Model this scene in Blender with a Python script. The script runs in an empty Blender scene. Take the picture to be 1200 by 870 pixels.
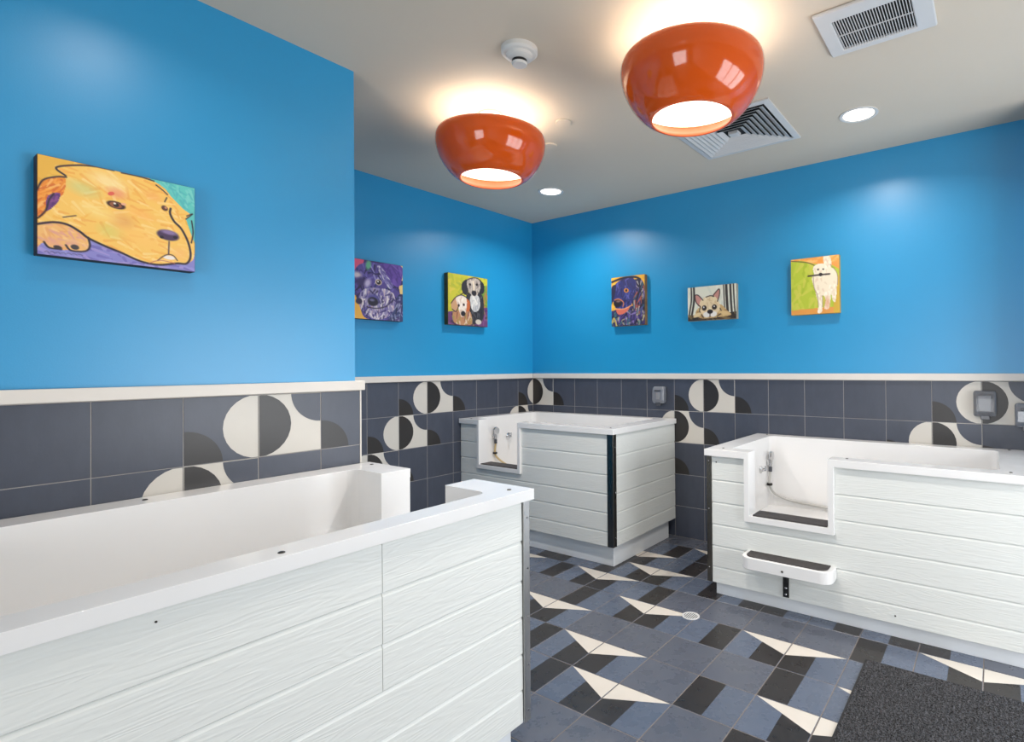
import bpy, bmesh, math, random
import numpy as np
from mathutils import Matrix, Vector

random.seed(7)
SC = bpy.context.scene
COL = SC.collection

# ------------------------------------------------------------------ measures (metres)
T = 0.25                                   # tile pitch
EYE = 1.3325
X0, Y0, Y1 = 3.892, 3.555, 2.383           # tile faces: right wall, far left wall, near left wall
ZT, ZB, ZC, Z1 = 1.279, 1.236, 2.709, 0.985
YW = -1.30                                 # window wall
XB = -2.40                                 # wall behind the camera

# ------------------------------------------------------------------ camera
cam_d = bpy.data.cameras.new('camera'); cam = bpy.data.objects.new('camera', cam_d); COL.objects.link(cam)
F_PX, CX, CY, YAW, PIT, ROL = 647.0, 704.35, 425.1, 0.6172, 0.0085, -0.0079
fw = Vector((math.cos(YAW), math.sin(YAW), 0)); rt = Vector((math.sin(YAW), -math.cos(YAW), 0)); up = Vector((0, 0, 1))
f2 = fw * math.cos(PIT) + up * math.sin(PIT); u2 = -fw * math.sin(PIT) + up * math.cos(PIT)
r3 = rt * math.cos(ROL) + u2 * math.sin(ROL); u3 = -rt * math.sin(ROL) + u2 * math.cos(ROL)
M = Matrix((r3, u3, -f2)).transposed().to_4x4(); M.translation = Vector((0, 0, EYE))
cam.matrix_world = M
cam_d.sensor_fit = 'HORIZONTAL'; cam_d.sensor_width = 36.0
cam_d.lens = F_PX / 1200 * 36.0
cam_d.shift_x = (600 - CX) / 1200; cam_d.shift_y = (CY - 435) / 1200
cam_d.clip_start = 0.02
SC.camera = cam

# ------------------------------------------------------------------ world, daylight, exposure
SC.view_settings.view_transform = 'Standard'
SC.view_settings.look = 'None'
SC.view_settings.gamma = 1.0
SC.view_settings.use_curve_mapping = False
SC.view_settings.exposure = 0.08
w = bpy.data.worlds.new('sky'); SC.world = w; w.use_nodes = True
w.node_tree.nodes['Background'].inputs[0].default_value = (0.80, 0.90, 1.0, 1)
w.node_tree.nodes['Background'].inputs[1].default_value = 1.0

def area(name, loc, rot, sx, sy, power, color, spread=180):
    d = bpy.data.lights.new(name, 'AREA'); d.shape = 'RECTANGLE'; d.size = sx; d.size_y = sy
    d.energy = power; d.color = color; d.spread = math.radians(spread)
    o = bpy.data.objects.new(name, d); COL.objects.link(o); o.location = loc; o.rotation_euler = rot
    return o
# daylight entering through the window behind the photographer's right shoulder
WX0, WX1, WZ0, WZ1 = 1.45, 3.70, 0.12, 1.85
WD = 0.16                                  # depth of the window reveal
area('window_daylight', ((WX0 + WX1) / 2, YW - WD - 0.02, (WZ0 + WZ1) / 2), (math.radians(90), 0, 0), WX1 - WX0, WZ1 - WZ0, 88, (0.96, 0.98, 1.0))

# added fill light, unseen behind the camera, set in an invented glass door
DY0, DY1, DZ1 = -0.60, 1.10, 1.95
area('door_fill_light', (XB - 0.13, (DY0 + DY1) / 2, DZ1 / 2), (math.radians(90), 0, math.radians(-90)), DY1 - DY0, DZ1 - .1, 62, (0.98, 0.99, 1.0))

# ------------------------------------------------------------------ colour and material helpers
def lin(c):
    return tuple(((v / 255) / 12.92 if v / 255 <= 0.04045 else ((v / 255 + 0.055) / 1.055) ** 2.4) for v in c)

def mat(name, rgb, rough=0.5, metal=0.0, noise=0.0, nscale=8.0, bump=0.0, bscale=60.0, stretch=(1, 1, 1), rand=0.0,
        coat=0.0, rough_var=0.0, emit=0.0, spec=0.5, tint=None):
    m = bpy.data.materials.new(name); m.use_nodes = True
    nt = m.node_tree; N = nt.nodes; L = nt.links; b = N['Principled BSDF']
    c = (*lin(rgb), 1)
    b.inputs['Base Color'].default_value = c
    b.inputs['Roughness'].default_value = rough
    b.inputs['Metallic'].default_value = metal
    b.inputs['Coat Weight'].default_value = coat
    b.inputs['Coat Roughness'].default_value = 0.05
    b.inputs['Specular IOR Level'].default_value = spec
    if emit:
        b.inputs['Emission Color'].default_value = c; b.inputs['Emission Strength'].default_value = emit
    tc = N.new('ShaderNodeTexCoord'); mp = N.new('ShaderNodeMapping'); mp.inputs['Scale'].default_value = stretch
    oi = N.new('ShaderNodeObjectInfo'); add = N.new('ShaderNodeVectorMath'); add.operation = 'ADD'
    mul = N.new('ShaderNodeVectorMath'); mul.operation = 'SCALE'; mul.inputs['Scale'].default_value = 37.0
    comb = N.new('ShaderNodeCombineXYZ')
    for k in range(3): L.new(oi.outputs['Random'], comb.inputs[k])
    L.new(comb.outputs[0], mul.inputs[0])
    L.new(tc.outputs['Object'], mp.inputs['Vector']); L.new(mp.outputs[0], add.inputs[0]); L.new(mul.outputs[0], add.inputs[1])
    vec = add.outputs[0]
    if noise or rand or rough_var:
        nz = N.new('ShaderNodeTexNoise'); nz.inputs['Scale'].default_value = nscale; nz.inputs['Detail'].default_value = 6
        nz.inputs['Roughness'].default_value = 0.6
        L.new(vec, nz.inputs['Vector'])
    if noise or rand:
        hsv = N.new('ShaderNodeHueSaturation'); hsv.inputs['Color'].default_value = c
        ma = N.new('ShaderNodeMapRange'); ma.inputs['From Min'].default_value = 0.25; ma.inputs['From Max'].default_value = 0.75
        ma.inputs['To Min'].default_value = 1 - noise; ma.inputs['To Max'].default_value = 1 + noise
        L.new(nz.outputs['Fac'], ma.inputs['Value'])
        mb = N.new('ShaderNodeMapRange'); mb.inputs['To Min'].default_value = 1 - rand; mb.inputs['To Max'].default_value = 1 + rand
        L.new(oi.outputs['Random'], mb.inputs['Value'])
        mm = N.new('ShaderNodeMath'); mm.operation = 'MULTIPLY'
        L.new(ma.outputs[0], mm.inputs[0]); L.new(mb.outputs[0], mm.inputs[1]); L.new(mm.outputs[0], hsv.inputs['Value'])
        out = hsv.outputs[0]
        if tint:
            n3 = N.new('ShaderNodeTexNoise'); n3.inputs['Scale'].default_value = tint[1]; n3.inputs['Detail'].default_value = 3
            L.new(vec, n3.inputs['Vector'])
            rp = N.new('ShaderNodeMapRange'); rp.inputs['From Min'].default_value = 0.5; rp.inputs['From Max'].default_value = 0.72
            rp.inputs['To Max'].default_value = tint[2]
            L.new(n3.outputs['Fac'], rp.inputs['Value'])
            mx = N.new('ShaderNodeMix'); mx.data_type = 'RGBA'; mx.inputs['B'].default_value = (*lin(tint[0]), 1)
            L.new(rp.outputs[0], mx.inputs['Factor']); L.new(out, mx.inputs['A']); out = mx.outputs['Result']
        L.new(out, b.inputs['Base Color'])
    if rough_var:
        mr = N.new('ShaderNodeMapRange'); mr.inputs['From Min'].default_value = 0.3; mr.inputs['From Max'].default_value = 0.7
        mr.inputs['To Min'].default_value = max(0.02, rough - rough_var); mr.inputs['To Max'].default_value = rough + rough_var
        L.new(nz.outputs['Fac'], mr.inputs['Value']); L.new(mr.outputs[0], b.inputs['Roughness'])
    if bump:
        n2 = N.new('ShaderNodeTexNoise'); n2.inputs['Scale'].default_value = bscale; n2.inputs['Detail'].default_value = 5
        L.new(vec, n2.inputs['Vector'])
        bp = N.new('ShaderNodeBump'); bp.inputs['Strength'].default_value = bump; bp.inputs['Distance'].default_value = 0.004
        L.new(n2.outputs['Fac'], bp.inputs['Height']); L.new(bp.outputs[0], b.inputs['Normal'])
    return m

M_ = {}
M_['blue'] = mat('blue_wall_paint', (20, 146, 200), 0.38, noise=0.02, nscale=3, bump=0.05, bscale=220, spec=0.9)
M_['ceiling'] = mat('ceiling_paint', (206, 194, 177), 0.7, noise=0.015, nscale=2)
M_['white_wall'] = mat('white_wall_paint', (205, 203, 198), 0.6)
M_['rail'] = mat('rail_paint', (216, 210, 202), 0.4, noise=0.03, nscale=6)
M_['grout'] = mat('wall_grout', (156, 152, 150), 0.8, noise=0.08, nscale=30)
M_['fgrout'] = mat('floor_grout', (128, 118, 110), 0.8, noise=0.15, nscale=20)
M_['slate'] = mat('slate_blue_tile', (66, 71, 84), 0.36, noise=0.10, nscale=9, stretch=(2.5, 1, 1), rand=0.05, bump=0.05, bscale=40)
M_['tblack'] = mat('black_glaze', (42, 39, 38), 0.36, noise=0.06, nscale=10)
M_['twhite'] = mat('cream_glaze', (204, 199, 190), 0.38, noise=0.02, nscale=10)
M_['fslate'] = mat('floor_slate_tile', (86, 90, 101), 0.30, noise=0.06, nscale=14, rand=0.05, rough_var=0.1, tint=((74, 79, 95), 6, 0.3))
M_['fblue'] = mat('floor_blue_tile', (88, 97, 114), 0.28, noise=0.06, nscale=14, rand=0.05, rough_var=0.1, tint=((75, 87, 108), 6, 0.3))
M_['fblack'] = mat('floor_black_tile', (40, 36, 35), 0.32, noise=0.22, nscale=22, rough_var=0.08)
M_['fwhite'] = mat('floor_cream_tile', (212, 204, 193), 0.34, noise=0.03, nscale=12)
M_['shell'] = mat('white_fibreglass', (235, 234, 233), 0.20, noise=0.015, nscale=4, rough_var=0.05, coat=0.3)
M_['plinth'] = mat('white_plinth', (228, 231, 234), 0.35, noise=0.02, nscale=5)
M_['steel'] = mat('brushed_steel', (168, 168, 168), 0.38, 1.0, rough_var=0.08, nscale=30, stretch=(1, 1, .1))
M_['steel_dark_reflect'] = mat('steel_dark_reflect', (104, 101, 96), 0.3, 1.0, rough_var=0.08, nscale=30, stretch=(1, 1, .1))  # same strip steel, darkened so its colour carries the dark reflections
M_['chrome'] = mat('chrome', (205, 206, 208), 0.09, 1.0)
M_['screw'] = mat('dark_screw', (70, 66, 62), 0.35, 0.8)
M_['rubber'] = mat('dark_rubber', (60, 56, 56), 0.75, noise=0.25, nscale=40, bump=0.3, bscale=180)
M_['hose'] = mat('clear_hose', (196, 172, 126), 0.3, spec=0.6)
M_['hose2'] = mat('grey_hose', (186, 184, 180), 0.3, spec=0.6)
M_['black'] = mat('black_metal', (18, 18, 20), 0.35)
M_['orange'] = mat('orange_glass', (212, 84, 16), 0.10, coat=0.25)
M_['orange_in'] = mat('orange_glass_inside', (214, 92, 30), 0.35)
M_['bowl_white'] = mat('bowl_white_lining', (226, 220, 210), 0.5)
M_['plastic'] = mat('white_plastic', (214, 212, 208), 0.4)
M_['vent'] = mat('vent_white_metal', (206, 205, 204), 0.4)
M_['duct'] = mat('dark_duct', (18, 17, 16), 0.8)
M_['glow'] = mat('lamp_diffuser', (255, 238, 218), 0.4, emit=2.4)
M_['glow2'] = mat('downlight_diffuser', (255, 240, 226), 0.4, emit=3.0)
M_['bulb'] = mat('lamp_bulb', (255, 226, 190), 0.4, emit=4.0)
M_['mat'] = mat('ribbed_mat', (53, 53, 56), 0.9, noise=1.0, nscale=190, bump=0.8, bscale=160)
for nd in M_['mat'].node_tree.nodes:
    if nd.type == 'MAP_RANGE' and abs(nd.inputs['From Min'].default_value - .25) < 1e-3: nd.inputs['From Min'].default_value, nd.inputs['From Max'].default_value, nd.inputs['To Max'].default_value = .40, .64, 2.6
M_['matedge'] = mat('mat_rubber_edge', (40, 40, 42), 0.8)
M_['canvas'] = mat('canvas_side', (46, 40, 46), 0.7, noise=0.4, nscale=14)
M_['soap'] = mat('grey_clear_plastic', (116, 120, 128), 0.12, coat=0.5)
M_['soapdark'] = mat('dispenser_dark', (70, 72, 78), 0.25)
M_['soaplight'] = mat('dispenser_liquid', (132, 134, 138), 0.15)
M_['frame'] = mat('window_frame_metal', (70, 70, 72), 0.4, 0.4)
M_['clearbox'] = mat('clear_box', (128, 130, 136), 0.06)
b = M_['clearbox'].node_tree.nodes['Principled BSDF']
b.inputs['Alpha'].default_value = 0.45

def glass_pane():
    m = bpy.data.materials.new('window_glass'); m.use_nodes = True; nt = m.node_tree; N = nt.nodes
    N.remove(N['Principled BSDF']); o = N['Material Output']
    t = N.new('ShaderNodeBsdfTransparent'); g = N.new('ShaderNodeBsdfGlossy'); g.inputs['Roughness'].default_value = 0.02
    mx = N.new('ShaderNodeMixShader'); mx.inputs[0].default_value = 0.06
    nt.links.new(t.outputs[0], mx.inputs[1]); nt.links.new(g.outputs[0], mx.inputs[2]); nt.links.new(mx.outputs[0], o.inputs[0])
    return m
M_['glass'] = glass_pane()

def siding(name, grain_axis):
    m = bpy.data.materials.new(name); m.use_nodes = True; nt = m.node_tree; N = nt.nodes; L = nt.links; b = N['Principled BSDF']
    b.inputs['Base Color'].default_value = (*lin((226, 228, 224)), 1); b.inputs['Roughness'].default_value = 0.42
    tc = N.new('ShaderNodeTexCoord'); oi = N.new('ShaderNodeObjectInfo'); comb = N.new('ShaderNodeCombineXYZ')
    for k in range(3): L.new(oi.outputs['Random'], comb.inputs[k])
    sc = N.new('ShaderNodeVectorMath'); sc.operation = 'SCALE'; sc.inputs['Scale'].default_value = 23.0; L.new(comb.outputs[0], sc.inputs[0])
    ad = N.new('ShaderNodeVectorMath'); ad.operation = 'ADD'; L.new(tc.outputs['Object'], ad.inputs[0]); L.new(sc.outputs[0], ad.inputs[1])
    mp = N.new('ShaderNodeMapping')
    mp.inputs['Scale'].default_value = (1.0, 6, 9) if grain_axis == 'X' else (6, 1.0, 9)
    L.new(ad.outputs[0], mp.inputs['Vector'])
    n0 = N.new('ShaderNodeTexNoise'); n0.inputs['Scale'].default_value = 1.6; n0.inputs['Detail'].default_value = 3
    L.new(mp.outputs[0], n0.inputs['Vector'])
    # contour lines of a stretched noise = cathedral grain
    mu = N.new('ShaderNodeMath'); mu.operation = 'MULTIPLY'; mu.inputs[1].default_value = 95.0; L.new(n0.outputs['Fac'], mu.inputs[0])
    si = N.new('ShaderNodeMath'); si.operation = 'SINE'; L.new(mu.outputs[0], si.inputs[0])
    n1 = N.new('ShaderNodeTexNoise'); n1.inputs['Scale'].default_value = 14; n1.inputs['Detail'].default_value = 6; L.new(mp.outputs[0], n1.inputs['Vector'])
    s2 = N.new('ShaderNodeMath'); s2.operation = 'MULTIPLY_ADD'; s2.inputs[1].default_value = 0.28
    L.new(si.outputs[0], s2.inputs[0]); L.new(n1.outputs['Fac'], s2.inputs[2])
    bp = N.new('ShaderNodeBump'); bp.inputs['Strength'].default_value = 0.45; bp.inputs['Distance'].default_value = 0.0014
    L.new(s2.outputs[0], bp.inputs['Height']); L.new(bp.outputs[0], b.inputs['Normal'])
    return m
M_['side_x'] = siding('white_siding_grain_x', 'X')
M_['side_y'] = siding('white_siding_grain_y', 'Y')

# ------------------------------------------------------------------ object helpers
def tag(o, label=None, cat=None, group=None, kind=None):
    if label: o['label'] = label
    if cat: o['category'] = cat
    if group: o['group'] = group
    if kind: o['kind'] = kind
    return o

def thing(name, label, cat, loc=(0, 0, 0), group=None):
    o = bpy.data.objects.new(name, None); o.empty_display_size = 0.05; COL.objects.link(o); o.location = loc
    return tag(o, label, cat, group)

def link(name, me, parent=None):
    o = bpy.data.objects.new(name, me); COL.objects.link(o)
    if parent: o.parent = parent
    return o

def origin(parent):
    v = Vector((0, 0, 0))
    while parent: v += parent.location; parent = parent.parent
    return v

def emit_bm(name, bm, mats, parent=None, smooth=False, bevel=0.0, seg=3, angle=35):
    """bm is in world coordinates; the object hangs under parent with no rotation."""
    o0 = origin(parent)
    if parent: bmesh.ops.translate(bm, verts=bm.verts, vec=-o0)
    bmesh.ops.recalc_face_normals(bm, faces=bm.faces)
    me = bpy.data.meshes.new(name); bm.to_mesh(me); bm.free()
    for m in (mats if isinstance(mats, (list, tuple)) else [mats]): me.materials.append(M_[m] if isinstance(m, str) else m)
    if smooth or bevel:
        me.polygons.foreach_set('use_smooth', [True] * len(me.polygons))
    o = link(name, me, parent)
    if bevel:
        mod = o.modifiers.new('bevel', 'BEVEL'); mod.width = bevel; mod.segments = seg; mod.limit_method = 'ANGLE'
        mod.angle_limit = math.radians(angle); mod.harden_normals = True; mod.use_clamp_overlap = True
    elif smooth:
        sharp = [e.index for e in []]
    return o

def add_box(bm, x0, x1, y0, y1, z0, z1, mi=0):
    v = [bm.verts.new((x, y, z)) for z in (z0, z1) for y in (y0, y1) for x in (x0, x1)]
    for q in ((0, 2, 3, 1), (4, 5, 7, 6), (0, 1, 5, 4), (2, 6, 7, 3), (0, 4, 6, 2), (1, 3, 7, 5)):
        f = bm.faces.new([v[i] for i in q]); f.material_index = mi

def box(name, b6, m, parent=None, bevel=0.0, seg=2):
    bm = bmesh.new(); add_box(bm, *b6); return emit_bm(name, bm, m, parent, bevel=bevel, seg=seg)

def boxes(name, L, m, parent=None, bevel=0.0, seg=2):
    bm = bmesh.new()
    for b6 in L: add_box(bm, *b6)
    return emit_bm(name, bm, m, parent, bevel=bevel, seg=seg)

def solid(ops):
    """rectilinear solid: ordered list of (sign, x0,x1,y0,y1,z0,z1) -> watertight bmesh"""
    br = []
    for a in range(3):
        s = sorted({round(o[1 + 2 * a], 5) for o in ops} | {round(o[2 + 2 * a], 5) for o in ops}); br.append(s)
    n = [len(s) - 1 for s in br]
    occ = np.zeros(n, bool)
    ctr = [np.array([(s[i] + s[i + 1]) / 2 for i in range(len(s) - 1)]) for s in br]
    for o in ops:
        k = [(ctr[a] > o[1 + 2 * a]) & (ctr[a] < o[2 + 2 * a]) for a in range(3)]
        occ[np.ix_(*k)] = o[0] > 0
    bm = bmesh.new(); vm = {}
    def V(i, j, k):
        if (i, j, k) not in vm: vm[(i, j, k)] = bm.verts.new((br[0][i], br[1][j], br[2][k]))
        return vm[(i, j, k)]
    def O(i, j, k):
        return 0 <= i < n[0] and 0 <= j < n[1] and 0 <= k < n[2] and occ[i, j, k]
    for i in range(n[0]):
        for j in range(n[1]):
            for k in range(n[2]):
                if not occ[i, j, k]: continue
                if not O(i - 1, j, k): bm.faces.new([V(i, j, k), V(i, j, k + 1), V(i, j + 1, k + 1), V(i, j + 1, k)])
                if not O(i + 1, j, k): bm.faces.new([V(i + 1, j, k), V(i + 1, j + 1, k), V(i + 1, j + 1, k + 1), V(i + 1, j, k + 1)])
                if not O(i, j - 1, k): bm.faces.new([V(i, j, k), V(i + 1, j, k), V(i + 1, j, k + 1), V(i, j, k + 1)])
                if not O(i, j + 1, k): bm.faces.new([V(i, j + 1, k), V(i, j + 1, k + 1), V(i + 1, j + 1, k + 1), V(i + 1, j + 1, k)])
                if not O(i, j, k - 1): bm.faces.new([V(i, j, k), V(i, j + 1, k), V(i + 1, j + 1, k), V(i + 1, j, k)])
                if not O(i, j, k + 1): bm.faces.new([V(i, j, k + 1), V(i + 1, j, k + 1), V(i + 1, j + 1, k + 1), V(i, j + 1, k + 1)])
    bmesh.ops.recalc_face_normals(bm, faces=bm.faces)
    return bm

def lathe(bm, prof, c, n=48, axis='Z', mi=0, close=False):
    """prof: list of (radius, offset along axis); c: centre"""
    rings = []
    for r, h in prof:
        ring = []
        for i in range(n):
            a = 2 * math.pi * i / n; ca, sa = r * math.cos(a), r * math.sin(a)
            p = {'Z': (ca, sa, h), 'X': (h, ca, sa), 'Y': (ca, h, sa)}[axis]
            ring.append(bm.verts.new((c[0] + p[0], c[1] + p[1], c[2] + p[2])))
        rings.append(ring)
    for a, b_ in zip(rings, rings[1:]):
        for i in range(n):
            f = bm.faces.new([a[i], a[(i + 1) % n], b_[(i + 1) % n], b_[i]]); f.material_index = mi
    if close:
        for r in (rings[0], rings[-1]):
            f = bm.faces.new(r); f.material_index = mi

def smooth_path(pts, n=10):
    P = [Vector(p) for p in pts]; P = [P[0] * 2 - P[1]] + P + [P[-1] * 2 - P[-2]]; out = []
    for i in range(1, len(P) - 2):
        for k in range(n):
            t = k / n; a, b_, c, d = P[i - 1:i + 3]
            out.append(0.5 * ((2 * b_) + (c - a) * t + (2 * a - 5 * b_ + 4 * c - d) * t * t + (3 * b_ - a - 3 * c + d) * t ** 3))
    out.append(P[-2]); return out

def tube(bm, pts, r, n=10, mi=0):
    rings = []; nrm = Vector((0.3, 0.5, 0.8))
    for i, p in enumerate(pts):
        d = (pts[min(i + 1, len(pts) - 1)] - pts[max(i - 1, 0)]).normalized()
        u = (nrm - d * nrm.dot(d)).normalized(); v = d.cross(u); nrm = u
        rr = r[i] if isinstance(r, (list, tuple)) else r
        rings.append([bm.verts.new(p + (u * math.cos(2 * math.pi * k / n) + v * math.sin(2 * math.pi * k / n)) * rr) for k in range(n)])
    for a, b_ in zip(rings, rings[1:]):
        for k in range(n):
            f = bm.faces.new([a[k], a[(k + 1) % n], b_[(k + 1) % n], b_[k]]); f.material_index = mi
    for r_ in (rings[0], rings[-1]):
        f = bm.faces.new(r_); f.material_index = mi

def smooth_by_angle(o, deg=40):
    me = o.data; bm = bmesh.new(); bm.from_mesh(me)
    for f in bm.faces: f.smooth = True
    for e in bm.edges:
        if len(e.link_faces) == 2 and e.calc_face_angle(0) > math.radians(deg): e.smooth = False
    bm.to_mesh(me); bm.free(); return o

# ------------------------------------------------------------------ the room shell
def struct(o, label): return tag(o, label, None, None, 'structure')
floor = struct(box('floor', (XB - .1, X0 + .11, YW - WD, Y0 + .11, -0.12, -0.0013), 'fgrout'), 'patterned slate, black and cream tile floor')
ceiling = struct(box('ceiling', (XB - .1, X0 + .11, YW - WD, Y0 + .11, ZC, ZC + 0.1), 'ceiling'), 'plain warm grey painted ceiling')
PT = 0.012     # tile build-out in front of the paint
wall_R = struct(box('wall_right', (X0 + PT, X0 + .11, YW - .1, Y0 + .11, 0, ZC), 'blue'), 'blue painted wall with tiled dado on the right')
wall_L = struct(box('wall_far_left', (1.30, X0 + PT, Y0 + PT, Y0 + .11, 0, ZC), 'blue'), 'blue painted wall with tiled dado behind the corner tub')
wall_N = struct(box('wall_near_left', (XB, 1.417, Y1 + PT, Y0 + PT, 0, ZC), 'blue'), 'blue painted wall projecting into the room on the left')
wall_B = struct(emit_bm('wall_back', solid([(1, XB - .1, XB, YW, Y1 + PT, 0, ZC), (-1, XB - .5, XB + .1, DY0, DY1, 0, DZ1)]), 'white_wall'), 'plain white wall behind the camera')
door = struct(bpy.data.objects.new('fill_door_1', None), 'added glass door behind the camera, unseen, holds the fill light'); COL.objects.link(door)  # invented opening, added to let the fill light in
boxes('fill_door_frame', [(XB - .08, XB - .03, DY0, DY0 + .05, 0, DZ1), (XB - .08, XB - .03, DY1 - .05, DY1, 0, DZ1), (XB - .08, XB - .03, DY0 + .05, DY1 - .05, DZ1 - .05, DZ1), (XB - .08, XB - .03, DY0 + .05, DY1 - .05, 0, .10)], 'frame', door)
box('fill_door_pane', (XB - .058, XB - .052, DY0 + .05, DY1 - .05, .10, DZ1 - .05), 'glass', door)
bm = solid([(1, XB - .1, X0 + PT, YW - WD, YW, 0, ZC), (-1, WX0, WX1, YW - 1, YW + .1, WZ0, WZ1)])
wall_W = struct(emit_bm('wall_window', bm, 'white_wall'), 'white wall with the window, beside the camera')
wing = struct(box('wall_wing', (3.62, X0 + PT, -.32, -.21, 0, ZC), 'blue'), 'short blue wing wall at the end of the right wall')
win = struct(bpy.data.objects.new('window_1', None), 'wide daylight window behind the camera on the right'); COL.objects.link(win)
fr = [(WX0, WX1, YW - WD + .02, YW - WD + .08, WZ0, WZ0 + .05), (WX0, WX1, YW - WD + .02, YW - WD + .08, WZ1 - .05, WZ1), (WX0, WX0 + .05, YW - WD + .02, YW - WD + .08, WZ0 + .05, WZ1 - .05), (WX1 - .05, WX1, YW - WD + .02, YW - WD + .08, WZ0 + .05, WZ1 - .05)]
boxes('window_frame', fr, 'frame', win)
nm = 2; pw = (WX1 - WX0) / (nm + 1)
for k in range(1, nm + 1):
    box('mullion', (WX0 + k * pw - .03, WX0 + k * pw + .03, YW - WD + .021, YW - WD + .079, WZ0 + .05, WZ1 - .05), 'frame', win)
for k in range(nm + 1):
    box('window_pane', (WX0 + k * pw + .03 + (.02 if k == 0 else 0), WX0 + (k + 1) * pw - .03 - (.02 if k == nm else 0), YW - WD + .047, YW - WD + .053, WZ0 + .05, WZ1 - .05), 'glass', win)

# ------------------------------------------------------------------ tiles
def clip(poly, u0, u1, v0, v1):
    for ax, lim, sg in ((0, u0, 1), (0, u1, -1), (1, v0, 1), (1, v1, -1)):
        out = []
        for i in range(len(poly)):
            a, b_ = poly[i - 1], poly[i]; ia, ib = sg * (a[ax] - lim) >= -1e-9, sg * (b_[ax] - lim) >= -1e-9
            if ia != ib:
                t = (lim - a[ax]) / (b_[ax] - a[ax]); out.append((a[0] + t * (b_[0] - a[0]), a[1] + t * (b_[1] - a[1])))
            if ib: out.append(b_)
        poly = out
        if not poly: return []
    # drop duplicates
    res = []
    for p in poly:
        if not res or (abs(p[0] - res[-1][0]) + abs(p[1] - res[-1][1])) > 1e-6: res.append(p)
    return res if len(res) > 2 else []

def pie(cx, cy, r, a0, a1, n=14):
    p = [(cx + r * math.cos(math.radians(a0 + (a1 - a0) * i / n)), cy + r * math.sin(math.radians(a0 + (a1 - a0) * i / n))) for i in range(n + 1)]
    return p + [(cx, cy)] if abs(a1 - a0) < 180 else p

# every type: base material index, then (material index, polygon) inlays; units of one tile, origin lower left; 0 slate 1 black 2 cream 3 blue
TYPES = {
    'P': (0, []), 'D': (1, []),
    'A': (0, [(1, pie(0, 0, .5, 0, 90)), (2, pie(1, .5, .5, 90, 270))]),
    'B': (2, [(1, pie(0, .5, .5, -90, 90)), (0, pie(1, 1, .5, 180, 270))]),
    'C': (0, [(1, pie(0, 0, .5, 0, 90))]),
    'HL': (3, [(1, [(0, 0), (.5, 0), (.5, 1), (0, 1)])]),
    'HR': (3, [(1, [(.5, 0), (1, 0), (1, 1), (.5, 1)])]),
    'WL': (3, [(1, [(.5, 0), (1, 0), (1, .5), (.5, .75)]), (2, [(0, 1), (1, .5), (1, 1)])]),
    'WR': (3, [(1, [(0, 0), (.5, 0), (.5, .75), (0, .5)]), (2, [(0, .5), (1, 1), (0, 1)])]),
}
TILE_MESH = {}
def tile_mesh(kind, mats, th, gap, u0=0., u1=1., v0=0., v1=1.):
    key = (kind, mats, th, round(u0, 3), round(u1, 3), round(v0, 3), round(v1, 3))
    if key in TILE_MESH: return TILE_MESH[key]
    base, inl = TYPES[kind]; g = gap / T / 2
    a0, a1, b0, b1 = u0 + g, u1 - g, v0 + g, v1 - g
    bm = bmesh.new(); bev = 0.0012
    rings = []
    for e, z in ((0, 0.0), (0, th - bev), (bev, th)):
        rings.append([bm.verts.new((x, y, z)) for x, y in ((a0 * T + e, b0 * T + e), (a1 * T - e, b0 * T + e), (a1 * T - e, b1 * T - e), (a0 * T + e, b1 * T - e))])
    for r, s in zip(rings, rings[1:]):
        for i in range(4):
            bm.faces.new([r[i], r[(i + 1) % 4], s[(i + 1) % 4], s[i]]).material_index = base
    bm.faces.new(rings[-1]).material_index = base
    e = bev / T
    for k, (mi, poly) in enumerate(inl):
        q = clip(poly, a0 + e, a1 - e, b0 + e, b1 - e)
        if q:
            try: bm.faces.new([bm.verts.new((x * T, y * T, th + 0.0004 * (k + 1) / 2)) for x, y in q]).material_index = mi
            except ValueError: pass
    me = bpy.data.meshes.new('tile'); bm.to_mesh(me); bm.free()
    for m in mats: me.materials.append(M_[m])
    TILE_MESH[key] = me
    return me

def put_tile(parent, kind, mats, loc, rot, th, gap, u0=0., u1=1., v0=0., v1=1.):
    o = link('tile', tile_mesh(kind, mats, th, gap, u0, u1, v0, v1), parent); o.location = loc; o.rotation_euler = rot

WM = ('slate', 'tblack', 'twhite', 'slate'); FM = ('fslate', 'fblack', 'fwhite', 'fblue')
RX = (math.radians(90), 0, 0); RR = (math.radians(90), 0, math.radians(-90)); RF = (0, 0, math.radians(-90))
TH, GAP = 0.006, 0.0030
box('grout_bed', (X0 + .0016, X0 + PT, -.21, Y0 + PT, 0, ZB), 'grout', wall_R)
box('grout_bed', (1.44, X0 + .0016, Y0 + .0016, Y0 + PT, 0, ZB), 'grout', wall_L)
box('grout_bed', (XB, 1.436, Y1 + .0016, Y1 + PT, 0, ZB), 'grout', wall_N)
ROWTOP = [ZB - .002 - .2485 * r for r in range(5)]
def wtype(col, row, starts):
    for s in starts:
        d = col + row - s
        if d in (0, 1, 2): return 'ABC'[d]
    return 'P'
def rowv(r):   # bottom row is cut at the floor
    z0 = ROWTOP[r] - .2485
    return (max(0., -z0 / T + 0.002) if z0 < 0.001 else 0.0), z0
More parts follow.
